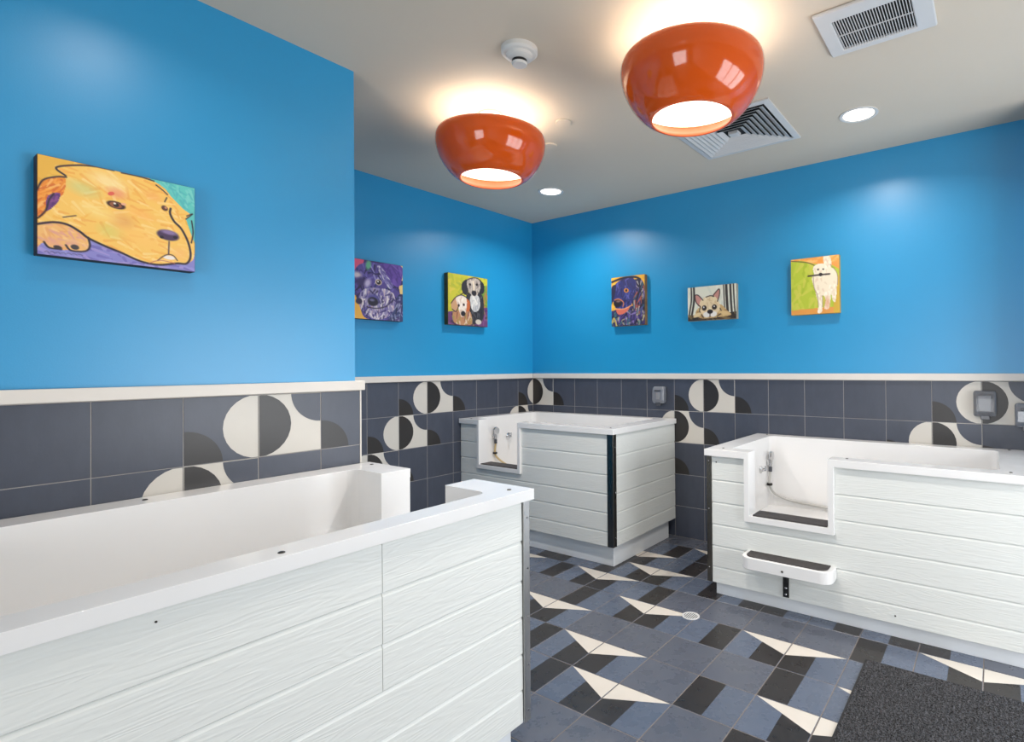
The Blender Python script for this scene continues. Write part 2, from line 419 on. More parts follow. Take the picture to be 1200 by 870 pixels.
for r in range(5):
    v0, z0 = rowv(r)
    # right wall: column 0 starts in the corner, u runs towards the camera (-Y)
    for c in range(0, 16):
        u1 = 1.0
        if Y0 - (c + 1) * T < -.21: u1 = (Y0 - c * T + .21) / T
        put_tile(wall_R, wtype(c, r, (-1, 6, 13)), WM, (X0 + TH, Y0 - c * T, z0), RR, TH, GAP, 0, u1, v0, .994)
    # far left wall: columns -1, -2 ... run away from the corner; column -1 is cut
    for c in range(-1, -11, -1):
        xs = X0 - 0.2002 - (-1 - c) * T
        u1 = 0.2002 / T if c == -1 else 1.0
        if xs + T < 1.45: continue
        u0 = max(0, (1.445 - xs) / T)
        put_tile(wall_L, wtype(c, r, (-6, -1)), WM, (xs, Y0 + TH, z0), RX, TH, GAP, u0, u1, v0, .994)
    # near left wall
    for k in range(0, 9):
        xs = 3.8924 - 10.5605 * T - k * T
        if xs + T < XB: continue
        u1 = 1.0 if k > 0 else (1.434 - xs) / T
        u0 = max(0, (XB - xs) / T)
        put_tile(wall_N, wtype(-k, r, (-2,)), WM, (xs, Y1 + TH, z0), RX, TH, GAP, u0, u1, v0, .994)
box('edge_strip', (1.434, 1.440, Y1 - .001, Y1 + .02, 0, ZB), 'rail', wall_N)

# chair rails
struct(boxes('trim_1', [(X0 - .014, X0 + PT, -.21, Y0 - .014, ZB, ZT)], 'rail', bevel=.003), 'cream chair rail along the right wall')
struct(boxes('trim_2', [(1.452, X0 - .014, Y0 - .014, Y0 + PT, ZB, ZT)], 'rail', bevel=.003), 'cream chair rail along the far left wall')
struct(boxes('trim_3', [(XB, 1.452, Y1 - .014, Y1 + PT, ZB, ZT), (1.417, 1.452, Y1 + PT, Y0 + PT, ZB, ZT)], 'rail', bevel=.003), 'cream chair rail along the near left wall')

# floor tiles: i counts along +X, j along +Y (as measured from the photograph)
FX = lambda i: (6.745 + 1.0 * i) * T + 0.005
FY = lambda j: (3.182 + 1.0 * j) * T + 0.003
FL = {}
for i, j in ((0, 2), (1, 3), (1, -1), (2, 5), (2, -2), (3, 3), (3, 0), (4, 8), (4, 5), (4, -3), (5, 4), (6, 5), (7, 3), (-3, 1), (-5, 3), (-1, -2)):
    FL[(i, j)] = 'WL'; FL[(i, j - 1)] = 'WR'
for ij in ((0, 3), (1, 4), (3, 1), (4, 6), (4, 3), (5, 5), (5, 7), (5, 2), (5, 1), (5, -1), (5, -2), (6, 3), (7, 4), (3, -2)): FL[ij] = 'HR'
for ij in ((0, -1), (1, 0), (2, -1), (3, 4), (4, -2), (5, 6), (5, 0), (5, -3), (-2, 2), (-2, -1)): FL[ij] = 'HL'
for i in range(-10, 9):
    for j in range(-9, 12):
        x0, y1 = FX(i), FY(j + 1)
        u0, u1, v0, v1 = 0., 1., 0., 1.
        if y1 - T < YW: u1 = (y1 - YW) / T
        if x0 + T > X0: v1 = (X0 - x0) / T
        if x0 < XB: v0 = (XB - x0) / T
        if y1 > Y0: u0 = (y1 - Y0) / T
        if u1 - u0 < .06 or v1 - v0 < .06: continue
        if x0 + T < 1.43 and y1 - T > Y1 - .02: continue                # inside the projecting wall
        if x0 > 3.12 and (y1 - T > 2.12 or (y1 < 1.30 and y1 - T > -.12)): continue          # wholly under the two far tubs
        if x0 + T < 1.30 and y1 - T > 1.50: continue                     # wholly under the near tub
        put_tile(floor, FL.get((i, j), 'P'), FM, (x0, y1, -0.0019), RF, 0.0019, 0.0036, u0, u1, v0, v1)

# ------------------------------------------------------------------ tubs
def board_bm(p0, d, length, n, z0, z1):
    """one siding board: starts at p0 (x,y of the mounting plane), runs along d, faces n"""
    bm = bmesh.new(); h = z1 - z0; bv = 0.0012
    prof = [(0, 0), (0.010, 0), (0.0115, bv * 1.5), (0.0107, h - .012), (0.0066, h - .0030), (0.004, h - .0005), (0, h - .0005)]
    ends = []
    for s in (0.0, length):
        ends.append([bm.verts.new((p0[0] + d[0] * s + n[0] * a, p0[1] + d[1] * s + n[1] * a, z0 + z)) for a, z in prof])
    k = len(prof)
    for i in range(k): bm.faces.new([ends[0][i], ends[0][(i + 1) % k], ends[1][(i + 1) % k], ends[1][i]])
    bm.faces.new(ends[0]); bm.faces.new(ends[1])
    return bm

def shell(name, ops, parent, rnd, bev=0.011):
    bm = solid(ops)
    sel = []
    for e in bm.edges:
        a, b_ = e.verts[0].co, e.verts[1].co
        if abs(a.x - b_.x) < 1e-6 and abs(a.y - b_.y) < 1e-6 and any(abs(a.x - x) < 1e-4 and abs(a.y - y) < 1e-4 for x, y in rnd) and len(e.link_faces) == 2 and e.calc_face_angle(0) > 1:
            sel.append(e)
    if sel: bmesh.ops.bevel(bm, geom=sel, offset=0.04, segments=5, affect='EDGES', profile=0.5)
    return emit_bm(name, bm, 'shell', parent, bevel=bev, seg=3, angle=30)

def screw(parent, x, y, z, r=.006, axis='Z', m='screw', h=.003):
    bm = bmesh.new()
    pr = [(r, -.002), (r, h * .5), (r * .7, h)]
    if axis == '-X': lathe(bm, [(a, -b_) for a, b_ in pr], (x, y, z), 12, 'X', close=True)
    elif axis == '-Y': lathe(bm, [(a, -b_) for a, b_ in pr], (x, y, z), 12, 'Y', close=True)
    else: lathe(bm, pr, (x, y, z), 12, 'Z', close=True)
    return smooth_by_angle(emit_bm('screw', bm, m, parent))

def angle_strip(parent, b1, b2, m='steel_dark_reflect'):
    return boxes('corner_strip', [b1, b2] if b2 else [b1], m, parent, bevel=.0015)

# --- near tub (long side along X, entrance notch in its far end)
t1 = thing('dog_wash_tub', 'white dog wash tub in the left foreground, long siding side towards the camera', 'tub', (0.72, 1.86, 0), 'dog wash tubs')
rim, lip = .90, .862
XA, XE, YA, YB = -.03, 1.475, 1.345, 2.377
nz = .55
shell('shell', [(1, XA, XE, YA, YB, lip, rim), (1, XA + .03, XE - .028, YA + .035, YB - .005, .38, lip), (-1, .10, 1.335, 1.437, 2.255, .43, 1),
                (-1, 1.30, 1.6, 1.66, 2.065, nz, 1), (1, 1.43, XE - .002, 1.632, 1.66, nz - .03, lip), (1, 1.43, XE - .002, 2.065, 2.093, nz - .03, lip),
                (1, 1.43, XE - .002, 1.632, 2.093, nz - .03, nz)], t1, [(.10, 1.437), (.10, 2.255), (1.335, 1.437), (1.335, 2.255)])
R1 = [.862, .72, .58, .452, .322, .196, .08]
for k in range(6):
    segs = [(-.01, .884), (.886, 1.432)] if k < 3 else ([(-.01, 1.432)] if k % 2 else [(-.01, .40), (.402, 1.432)])
    if k >= 3: segs = [(-.01, 1.432)]
    for a, c in segs:
        emit_bm('siding_board', board_bm((a, 1.377), (1, 0), c - a, (0, -1), R1[k + 1], R1[k]), 'side_x', t1)
    for a, c in ((1.372, 1.63), (2.095, 2.372)) if R1[k + 1] > .47 else (((1.372, 2.372),) if R1[k] < .51 else ((1.372, 1.63), (2.095, 2.372))):
        emit_bm('siding_board', board_bm((1.449, a), (0, 1), c - a, (1, 0), R1[k + 1], R1[k]), 'side_y', t1)
bmx = bmesh.new(); add_box(bmx, .0, 1.448, 1.378, 2.37, .08, .38)
emit_bm('carcass', bmx, 'plinth', t1)
box('plinth', (.03, 1.40, 1.395, 2.36, 0, .08), 'plinth', t1)
angle_strip(t1, (1.434, 1.464, 1.358, 1.3645, .08, .861), (1.4625, 1.469, 1.3645, 1.40, .08, .861), 'steel')
for z in (.80, .62, .45, .28, .12): screw(t1, 1.452, 1.358, z, .004, '-Y', 'chrome', .002)
for x, y in ((.628, 1.376), (1.41, 1.405), (1.44, 2.30), (.625, 2.32)): screw(t1, x, y, rim, .008)
screw(t1, .385, 1.3655, .832, .0022, '-Y')

# --- corner tub
t2 = thing('dog_wash_tub', 'white dog wash tub standing in the far corner of the room', 'tub', (3.45, 2.8, 0), 'dog wash tubs')
rim, lip = .925, .887
XA, XE, YA, YB = 2.995, 3.884, 2.035, 3.549
nz = .575
shell('shell', [(1, XA, XE, YA, YB, lip, rim), (1, XA + .032, XE - .003, YA + .028, YB - .003, .41, lip), (-1, 3.095, 3.785, 2.17, 3.45, .46, 1.2),
                (-1, 2.9, 3.12, 2.90, 3.315, nz, 1.2), (1, XA, 3.05, 3.315, 3.34, nz - .032, lip), (1, XA, 3.05, 2.875, 2.90, nz - .032, lip),
                (1, XA, 3.05, 2.875, 3.34, nz - .032, nz)], t2, [(3.785, 3.45), (3.785, 2.17), (3.095, 2.17), (3.095, 3.45)])
R2 = [.887, .745, .617, .49, .365, .24, .14]
for k in range(6):
    z0, z1 = R2[k + 1], R2[k]
    if z0 >= nz - .04: segs = [((2.092, 2.876), None), ((3.339, 3.548), None)]
    elif z1 > nz - .03: segs = [((2.092, 2.876), None), ((3.339, 3.548), None), ((2.876, 3.339), nz - .03)]
    else: segs = [((2.092, 3.548), None)]
    for (a, c), zt in segs:
        emit_bm('siding_board', board_bm((3.026, a), (0, 1), c - a, (-1, 0), z0, zt or z1), 'side_y', t2)
    emit_bm('siding_board', board_bm((3.052, 2.062), (1, 0), 3.884 - 3.052, (0, -1), z0, z1), 'side_x', t2)
box('carcass', (3.028, 3.88, 2.064, 3.546, .14, .41), 'plinth', t2)
box('plinth', (3.055, 3.82, 2.077, 3.54, 0, .14), 'plinth', t2, bevel=.003)
angle_strip(t2, (3.0115, 3.0165, 2.0475, 2.096, .14, .886), (3.0165, 3.053, 2.0475, 2.0525, .14, .886))
for z in (.80, .5, .2): screw(t2, 3.042, 2.0475, z, .004, '-Y', 'chrome', .002)
for x, y in ((3.05, 2.09), (3.84, 3.50), (3.04, 3.45)): screw(t2, x, y, rim, .007)

# --- right tub
t3 = thing('dog_wash_tub', 'white dog wash tub along the right wall with a small step on its front', 'tub', (3.45, .62, 0), 'dog wash tubs')
rim, lip = .85, .812
XA, XE, YA, YB = 2.987, 3.884, -.135, 1.385
nz = .497
shell('shell', [(1, XA, XE, YA, YB, lip, rim), (1, XA + .038, XE - .003, YA + .02, YB - .025, .33, lip), (-1, 3.09, 3.785, -.02, 1.257, .38, 1),
                (-1, 2.9, 3.115, .70, 1.118, nz, 1), (1, XA, 3.05, 1.118, 1.146, nz - .034, lip), (1, XA, 3.05, .672, .70, nz - .034, lip),
                (1, XA, 3.05, .672, 1.146, nz - .034, nz)], t3, [(3.785, -.02), (3.785, 1.257), (3.09, -.02), (3.09, 1.257)])
R3 = [.812, .673, .543, .415, .291, .169, .076]
for k in range(6):
    z0, z1 = R3[k + 1], R3[k]
    if z0 >= nz - .04: segs = [((-.13, .673), None), ((1.145, 1.348), None)]
    elif z1 > nz - .03: segs = [((-.13, .673), None), ((1.145, 1.348), None), ((.673, 1.145), nz - .032)]
    else: segs = [((-.13, 1.348), None)]
    for (a, c), zt in segs:
        emit_bm('siding_board', board_bm((3.022, a), (0, 1), c - a, (-1, 0), z0, zt or z1), 'side_y', t3)
    emit_bm('siding_board', board_bm((3.05, 1.362), (1, 0), 3.88 - 3.05, (0, 1), z0, z1), 'side_x', t3)
box('carcass', (3.024, 3.88, -.12, 1.36, .076, .33), 'plinth', t3)
box('plinth', (3.042, 3.85, -.12, 1.339, 0, .076), 'plinth', t3, bevel=.002)
angle_strip(t3, (3.006, 3.011, 1.350, 1.380, .076, .811), (3.011, 3.05, 1.374, 1.380, .076, .811))
for z in (.78, .5, .16): screw(t3, 3.006, 1.366, z, .004, '-X', 'chrome', .002)
screw(t3, 3.0115, 1.32, .775, .004, '-X'); screw(t3, 3.012, .40, .115, .004, '-X')
for x, y in ((3.05, -.06), (3.84, -.07), (3.07, 1.30), (3.06, .62), (3.84, 1.30)): screw(t3, x, y, rim, .007)

# step bracketed to the right tub
step = thing('step', None, None, (3.0, .9, .28)); step.parent = t3; step.location = Vector((3.0, .9, .28)) - t3.location
def rounded_slab(bm, x0, x1, y0, y1, z0, z1, r, mi=0, n=8):
    pts = []
    for cx, cy, a0 in ((x1 - .004, y0 + .004, -90), (x1 - .004, y1 - .004, 0), (x0 + r, y1 - r, 90), (x0 + r, y0 + r, 180)):
        rr = .004 if cx > x1 - .02 else r
        for k in range(n + 1):
            a = math.radians(a0 + 90 * k / n); pts.append((cx + rr * math.cos(a), cy + rr * math.sin(a)))
    lo = [bm.verts.new((x, y, z0)) for x, y in pts]; hi = [bm.verts.new((x, y, z1)) for x, y in pts]; m = len(pts)
    for i in range(m): bm.faces.new([lo[i], lo[(i + 1) % m], hi[(i + 1) % m], hi[i]]).material_index = mi
    bm.faces.new(lo).material_index = mi; bm.faces.new(hi).material_index = mi
bm = bmesh.new(); rounded_slab(bm, 2.885, 3.0105, .665, 1.137, .236, .300, .055)
body = emit_bm('step_body', bm, 'shell', step, bevel=.012, seg=3, angle=50); body.parent = step
bm = bmesh.new(); rounded_slab(bm, 2.901, 2.998, .690, 1.113, .297, .304, .042)
emit_bm('tread', bm, 'rubber', step)['label'] = 'dark grip tread'
bm = bmesh.new(); add_box(bm, 3.003, 3.0105, .908, .939, .085, .19); add_box(bm, 2.93, 3.0105, .908, .939, .226, .236)
tube(bm, [Vector((3.005, .9235, .17)), Vector((2.998, .9235, .20)), Vector((2.975, .9235, .228))], .012, 8)
emit_bm('bracket', bm, 'black', step)
for z in (.10, .135): screw(step, 3.003, .9235, z, .006, '-X', 'chrome', .004)
screw(step, 2.885, .905, .262, .006, '-X', 'screw', .004)

# grip mats lying on the entrance sills
tag(box('sill_mat', (3.0, 3.11, 2.908, 3.300, .5752, .582), 'rubber', bevel=.001), 'dark rubber mat on the entrance sill of the corner tub', 'mat', 'sill mats')
tag(box('sill_mat', (2.995, 3.11, .708, 1.100, .4972, .505), 'rubber', bevel=.001), 'dark rubber mat on the entrance sill of the right tub', 'mat', 'sill mats')

def hand_shower(label, x, y, ztop, zcol, hose_pts, hm):
    t = thing('hand_shower', label, 'shower', (x, y, zcol), 'hand showers')
    bm = bmesh.new()
    lathe(bm, [(.006, -.006), (.030, -.004), (.034, .004), (.030, .014), (.014, .020)], (x, y - .03, ztop - .028), 20, 'Y', close=True)
    tube(bm, [Vector((x, y - .018, ztop - .02)), Vector((x + .004, y - .018, ztop - .06)), Vector((x + .004, y - .016, ztop - .105))], [.016, .014, .012], 12)
    smooth_by_angle(emit_bm('shower_head', bm, 'chrome', t))
    bm = bmesh.new(); lathe(bm, [(.022, -.002), (.022, -.012), (.012, -.016)], (x, y + .002, ztop - .075), 18, 'Y', close=True)
    smooth_by_angle(emit_bm('wall_holder', bm, 'chrome', t))
    bm = bmesh.new(); tube(bm, [Vector((x + .004, y - .016, ztop - .10)), Vector((x + .004, y - .015, ztop - .135))], .0125, 12)
    emit_bm('handle_collar', bm, 'soapdark', t)
    bm = bmesh.new(); tube(bm, smooth_path(hose_pts, 8), .0085, 10)
    smooth_by_angle(emit_bm('hose', bm, hm, t), 60)
    bm = bmesh.new(); p = Vector(hose_pts[1]); lathe(bm, [(.016, -.008), (.019, -.004), (.019, .004), (.016, .008)], p, 14, 'Z', close=True)
    emit_bm('hose_clip', bm, 'black', t)
    return t
hand_shower('chrome hand shower with yellowish hose inside the corner tub', 3.285, 3.447, .832, .62,
            [(3.289, 3.432, .70), (3.283, 3.434, .616), (3.31, 3.43, .57), (3.37, 3.40, .515), (3.43, 3.34, .475), (3.46, 3.20, .469), (3.42, 3.0, .469)], 'hose')
hand_shower('chrome hand shower with grey hose inside the right tub', 3.715, 1.254, .752, .53,
            [(3.72, 1.239, .62), (3.705, 1.240, .533), (3.735, 1.225, .475), (3.762, 1.185, .445), (3.772, 1.12, .426), (3.774, 1.04, .417), (3.774, .90, .410), (3.765, .7, .395), (3.70, .45, .389), (3.55, .3, .389)], 'hose2')
def valve(parent, x, y, z, r):
    bm = bmesh.new()
    lathe(bm, [(r, .001), (r, -.006), (r * .75, -.010), (r * .5, -.012), (r * .5, -.03), (r * .38, -.034)], (x, y, z), 20, 'Y', close=True)
    add_box(bm, x - .004, x + .004, y - .04, y - .03, z - .004, z + r * 1.1)
    return smooth_by_angle(emit_bm('valve', bm, 'chrome', parent))
valve(t2, 3.455, 3.45, .742, .028)
valve(t3, 3.575, 1.257, .650, .024)

# ------------------------------------------------------------------ soap dispensers on the right wall
def dispenser(label, yc, zc, wd, ht, clear):
    x1 = X0 - .0006; t = thing('soap_dispenser', label, 'dispenser', (x1, yc, zc - ht / 2), 'soap dispensers on the right wall')
    y0, y1, z0, z1 = yc - wd / 2, yc + wd / 2, zc - ht / 2, zc + ht / 2
    box('back_plate', (x1 - .008, x1, y0 + .004, y1 - .004, z0 + .006, z1 - .006), 'soapdark', t, bevel=.003)
    bm = bmesh.new()
    prof = [(x1 - .008, z0 + .01), (x1 - .045, z0), (x1 - .062, z0 + .025), (x1 - .058, z1 - .035), (x1 - .042, z1 - .004), (x1 - .008, z1)]
    L = [[bm.verts.new((px, yy, pz)) for px, pz in prof] for yy in (y0, y1)]
    for i in range(len(prof)): bm.faces.new([L[0][i], L[0][(i + 1) % 6], L[1][(i + 1) % 6], L[1][i]])
    bm.faces.new(L[0]); bm.faces.new(L[1])
    emit_bm('cover', bm, 'clearbox' if clear else 'soap', t, bevel=.016, seg=4, angle=20)
    if clear:
        box('reservoir', (x1 - .045, x1 - .010, yc - wd * .28, yc + wd * .30, z0 + .03, z1 - .03), 'soaplight', t, bevel=.006)
    else:
        box('sight_window', (x1 - .066, x1 - .056, yc - wd * .22, yc + wd * .10, z0 + .035, z1 - .05), 'soaplight', t, bevel=.003)
        box('lock_slot', (x1 - .063, x1 - .050, yc - wd * .25, yc + wd * .25, z1 - .040, z1 - .030), 'soapdark', t, bevel=.002)
    box('push_lever', (x1 - .058, x1 - .02, yc - wd * .2, yc + wd * .2, z0 - .012, z0 + .012), 'soapdark', t, bevel=.003)
dispenser('small grey soap dispenser on the dark tiles behind the corner tub', 2.174, 1.108, .108, .142, False)
dispenser('clear soap dispenser mounted over the cream and black circle tiles', .040, 1.105, .112, .155, True)
dispenser('soap dispenser at the right edge of the photo, above the right tub', -.150, 1.045, .108, .142, False)

# ------------------------------------------------------------------ ceiling lamps
def bowl_lamp(label, x, y):
    t = thing('ceiling_lamp', label, 'lamp', (x, y, ZC), 'orange bowl ceiling lamps')
    z = lambda d: ZC - d
    outer = [(.278, .121), (.286, .123), (.291, .135), (.2935, .155), (.291, .185), (.284, .215), (.271, .247), (.252, .280), (.227, .312), (.199, .337), (.177, .350), (.168, .354)]
    inner = [(.162, .352), (.163, .346), (.190, .328), (.218, .304), (.242, .274), (.261, .243), (.274, .212), (.281, .184), (.2835, .155), (.281, .136), (.278, .121)]
    bm = bmesh.new(); lathe(bm, [(r, -d) for r, d in outer], (x, y, ZC), 72, mi=0); lathe(bm, [(r, -d) for r, d in [outer[-1]] + inner[:5]], (x, y, ZC), 72, mi=1); lathe(bm, [(r, -d) for r, d in inner[4:]], (x, y, ZC), 72, mi=2)
    bmesh.ops.remove_doubles(bm, verts=bm.verts, dist=1e-5)
    smooth_by_angle(emit_bm('bowl', bm, ['orange', 'orange_in', 'bowl_white'], t), 60)
    bm = bmesh.new(); lathe(bm, [(.0005, -.279), (.10, -.281), (.229, -.284), (.230, -.279), (.10, -.275), (.0005, -.273)], (x, y, ZC), 48)
    smooth_by_angle(emit_bm('diffuser', bm, 'glow', t), 60)
    bm = bmesh.new(); lathe(bm, [(.0005, .0), (.068, .0), (.068, -.010), (.055, -.016), (.012, -.018), (.010, -.10), (.03, -.105), (.03, -.15), (.0005, -.152)], (x, y, ZC - .0005), 32)
    smooth_by_angle(emit_bm('ceiling_mount', bm, 'plastic', t), 30)
    for k in range(3):
        a = 2 * math.pi * k / 3 + .4
        bm = bmesh.new(); tube(bm, [Vector((x + .028 * math.cos(a), y + .028 * math.sin(a), z(.13))), Vector((x + .281 * math.cos(a), y + .281 * math.sin(a), z(.15)))], .004, 8)
        emit_bm('bowl_arm', bm, 'plastic', t)
        bm = bmesh.new(); p = (x + .10 * math.cos(a + 1), y + .10 * math.sin(a + 1), z(.195))
        lathe(bm, [(.0005, -.028), (.016, -.026), (.028, -.012), (.030, .0), (.024, .02), (.014, .04), (.0005, .042)], p, 16)
        smooth_by_angle(emit_bm('bulb', bm, 'bulb', t), 60)
    d = bpy.data.lights.new('bowl_light', 'POINT'); d.energy = 4.4; d.color = (1, .955, .90); d.shadow_soft_size = .09
    o = bpy.data.objects.new('bowl_light', d); COL.objects.link(o); o.parent = t; o.location = (0, 0, -.175)
    d = bpy.data.lights.new('bowl_spot', 'SPOT'); d.energy = 55; d.color = (1, .955, .90); d.spot_size = math.radians(136); d.spot_blend = .7; d.shadow_soft_size = .03
    o = bpy.data.objects.new('bowl_spot', d); COL.objects.link(o); o.parent = t; o.location = (0, 0, -.335)
bowl_lamp('glossy orange bowl ceiling lamp nearer the camera, beside the square air vent', 2.0824, 1.0081)
bowl_lamp('glossy orange bowl ceiling lamp farther away, over the near wall corner', 2.0945, 2.2059)

def downlight(label, x, y, power=13):
    t = thing('downlight', label, 'light', (x, y, ZC), 'recessed downlights')
    bm = bmesh.new(); lathe(bm, [(.098, 0), (.098, -.004), (.085, -.006), (.078, -.001), (.078, 0)], (x, y, ZC), 40)
    smooth_by_angle(emit_bm('trim_ring', bm, 'plastic', t), 50)
    bm = bmesh.new(); lathe(bm, [(.0005, -.002), (.078, -.002), (.078, -.0002), (.0005, -.0002)], (x, y, ZC), 40)
    emit_bm('lens', bm, 'glow2', t)
    d = bpy.data.lights.new('downlight_lamp', 'AREA'); d.shape = 'DISK'; d.size = .14; d.spread = math.radians(146); d.energy = power; d.color = (1, .94, .88)
    o = bpy.data.objects.new('downlight_lamp', d); COL.objects.link(o); o.parent = t; o.location = (0, 0, -.008)
downlight('round recessed downlight in the ceiling right of the square air vent', 3.285, .585, 9)
downlight('small round recessed downlight in the ceiling near the far corner', 3.286, 2.80)

downlight('recessed downlight above the near tub, just outside the photo', .634, 1.736, 3)
downlight('recessed downlight over the camera, outside the photo', .634, .585, 4)

# smoke detector
t = thing('smoke_detector', 'white round smoke detector on the ceiling between the lamps', 'detector', (1.735, 1.650, ZC))
bm = bmesh.new(); lathe(bm, [(.0005, 0), (.078, 0), (.078, -.018), (.070, -.026), (.060, -.028), (.0005, -.028)], (1.735, 1.650, ZC - .0002), 40)
smooth_by_angle(emit_bm('base', bm, 'plastic', t), 30)
bm = bmesh.new(); lathe(bm, [(.058, -.028), (.055, -.040), (.036, -.050), (.0005, -.050)], (1.735, 1.650, ZC), 40)
smooth_by_angle(emit_bm('housing', bm, 'plastic', t), 30)
bm = bmesh.new(); lathe(bm, [(.032, -.049), (.032, -.062), (.0005, -.062)], (1.735, 1.650, ZC), 32)
smooth_by_angle(emit_bm('sensor_chamber', bm, 'black', t), 30)
bm = bmesh.new(); lathe(bm, [(.0005, -.0622), (.034, -.0622), (.030, -.072), (.0005, -.073)], (1.735, 1.650, ZC), 32)
smooth_by_angle(emit_bm('cap', bm, 'plastic', t), 30)
for lab, x, y in (('flat round ceiling cap just right of the farther orange lamp', 2.397, 1.948), ('flat round ceiling cap half hidden behind the farther orange lamp', 2.60, 2.22)):
    bm = bmesh.new(); lathe(bm, [(.0005, 0), (.045, 0), (.045, -.006), (.041, -.009), (.0005, -.0095)], (x, y, ZC - .0002), 36)
    tag(smooth_by_angle(emit_bm('sprinkler_cover', bm, 'ceiling'), 30), lab, 'ceiling cap', 'ceiling caps')

# return grille
t = thing('exhaust_grille', 'white rectangular exhaust grille with black slots at the top of the photo', 'vent', (2.41, .395, ZC))
gx0, gx1, gy0, gy1 = 2.243, 2.585, .165, .565; hx0, hx1, hy0, hy1 = 2.318, 2.548, .235, .508
bm = solid([(1, gx0, gx1, gy0, gy1, ZC - .016, ZC - .0003), (-1, hx0, hx1, hy0, hy1, ZC - .1, ZC + .1)])
emit_bm('frame', bm, 'vent', t, bevel=.006, seg=2)
box('duct', (hx0 - .01, hx1 + .01, hy0 - .01, hy1 + .01, ZC - .0025, ZC - .0004), 'duct', t)
n = 27
for k in range(n):
    y = hy0 + (k + .5) * (hy1 - hy0) / n
    box('slat', (hx0, hx1, y - .0012, y + .0012, ZC - .0145, ZC - .009), 'vent', t)
box('cross_bar', ((hx0 + hx1) / 2 - .002, (hx0 + hx1) / 2 + .002, hy0, hy1, ZC - .0152, ZC - .012), 'vent', t)

# square four way diffuser: nested sloping frames
t = thing('air_diffuser', 'white square ceiling air vent of nested frames behind the nearer orange lamp', 'vent', (3.09, 1.222, ZC))
cx, cy, hw = 3.095, 1.222, .298
bm = bmesh.new()
def sq_ring(bm, prof):
    rings = [[bm.verts.new((cx + s * sx, cy + s * sy, ZC + z)) for sx, sy in ((-1, -1), (1, -1), (1, 1), (-1, 1))] for s, z in prof]
    for a, b_ in zip(rings, rings[1:]):
        for i in range(4): bm.faces.new([a[i], a[(i + 1) % 4], b_[(i + 1) % 4], b_[i]])
sq_ring(bm, [(hw, -.0003), (hw, -.008), (hw - .034, -.011), (hw - .036, -.0003), (hw, -.0003)])
emit_bm('frame', bm, 'vent', t)
box('duct', (cx - hw + .03, cx + hw - .03, cy - hw + .03, cy + hw - .03, ZC - .0022, ZC - .0004), 'duct', t)
for k in range(7):
    s = .226 - k * .029
    bm = bmesh.new(); sq_ring(bm, [(s, -.0035), (s + .026, -.017), (s + .029, -.017), (s + .003, -.0030), (s, -.0035)])
    emit_bm('louvre', bm, 'vent', t)
box('centre_plate', (cx - .028, cx + .028, cy - .028, cy + .028, ZC - .020, ZC - .003), 'vent', t)

# ------------------------------------------------------------------ floor drain and floor mat
t = thing('floor_drain', 'small round chrome floor drain in the patterned tiles', 'drain', (2.683, 1.330, 0))
bm = bmesh.new(); lathe(bm, [(.047, .0003), (.047, .003), (.040, .0045), (.036, .003), (.036, .0003)], (2.683, 1.330, 0), 36)
smooth_by_angle(emit_bm('ring', bm, 'vent', t), 40)
bm = bmesh.new(); lathe(bm, [(.0005, .0004), (.037, .0004), (.037, .0012), (.0005, .0012)], (2.683, 1.330, 0), 30); emit_bm('sump', bm, 'duct', t)
for k in range(6):
    y = 1.330 - .0275 + k * .011; hl = math.sqrt(max(0.0002, .036 ** 2 - (y - 1.330) ** 2))
    box('grate_bar', (2.683 - hl, 2.683 + hl, y - .0026, y + .0026, .0012, .0036), 'vent', t)
t = thing('floor_mat', 'dark grey ribbed floor mat at the bottom right of the photo', 'mat', (2.0, 0, 0))
a = math.radians(1.6)
mx0, mx1, my0, my1 = 1.55, 2.728, -.28, .484
bm = bmesh.new(); add_box(bm, mx0, mx1, my0, my1, .0003, .006); emit_bm('backing', bm, 'matedge', t)
bm = bmesh.new()
NX, NY = 340, 220
rng = np.random.default_rng(3)
xs = np.linspace(mx0 + .008, mx1 - .008, NX); ys = np.linspace(my0 + .008, my1 - .008, NY)
h = .008 + .0022 * np.abs(np.sin(ys * math.pi / .0165))[None, :] * (.6 + .4 * np.sin(xs * math.pi / .008)[:, None]) + rng.normal(0, .0013, (NX, NY))
co = np.stack([np.repeat(xs, NY), np.tile(ys, NX), h.ravel()], 1) - np.array(t.location)
idx = np.arange(NX * NY).reshape(NX, NY)
fc = np.stack([idx[:-1, :-1].ravel(), idx[1:, :-1].ravel(), idx[1:, 1:].ravel(), idx[:-1, 1:].ravel()], 1)
me = bpy.data.meshes.new('pile'); me.from_pydata(co.tolist(), [], fc.tolist()); me.materials.append(M_['mat'])
link('pile', me, t); bm.free()

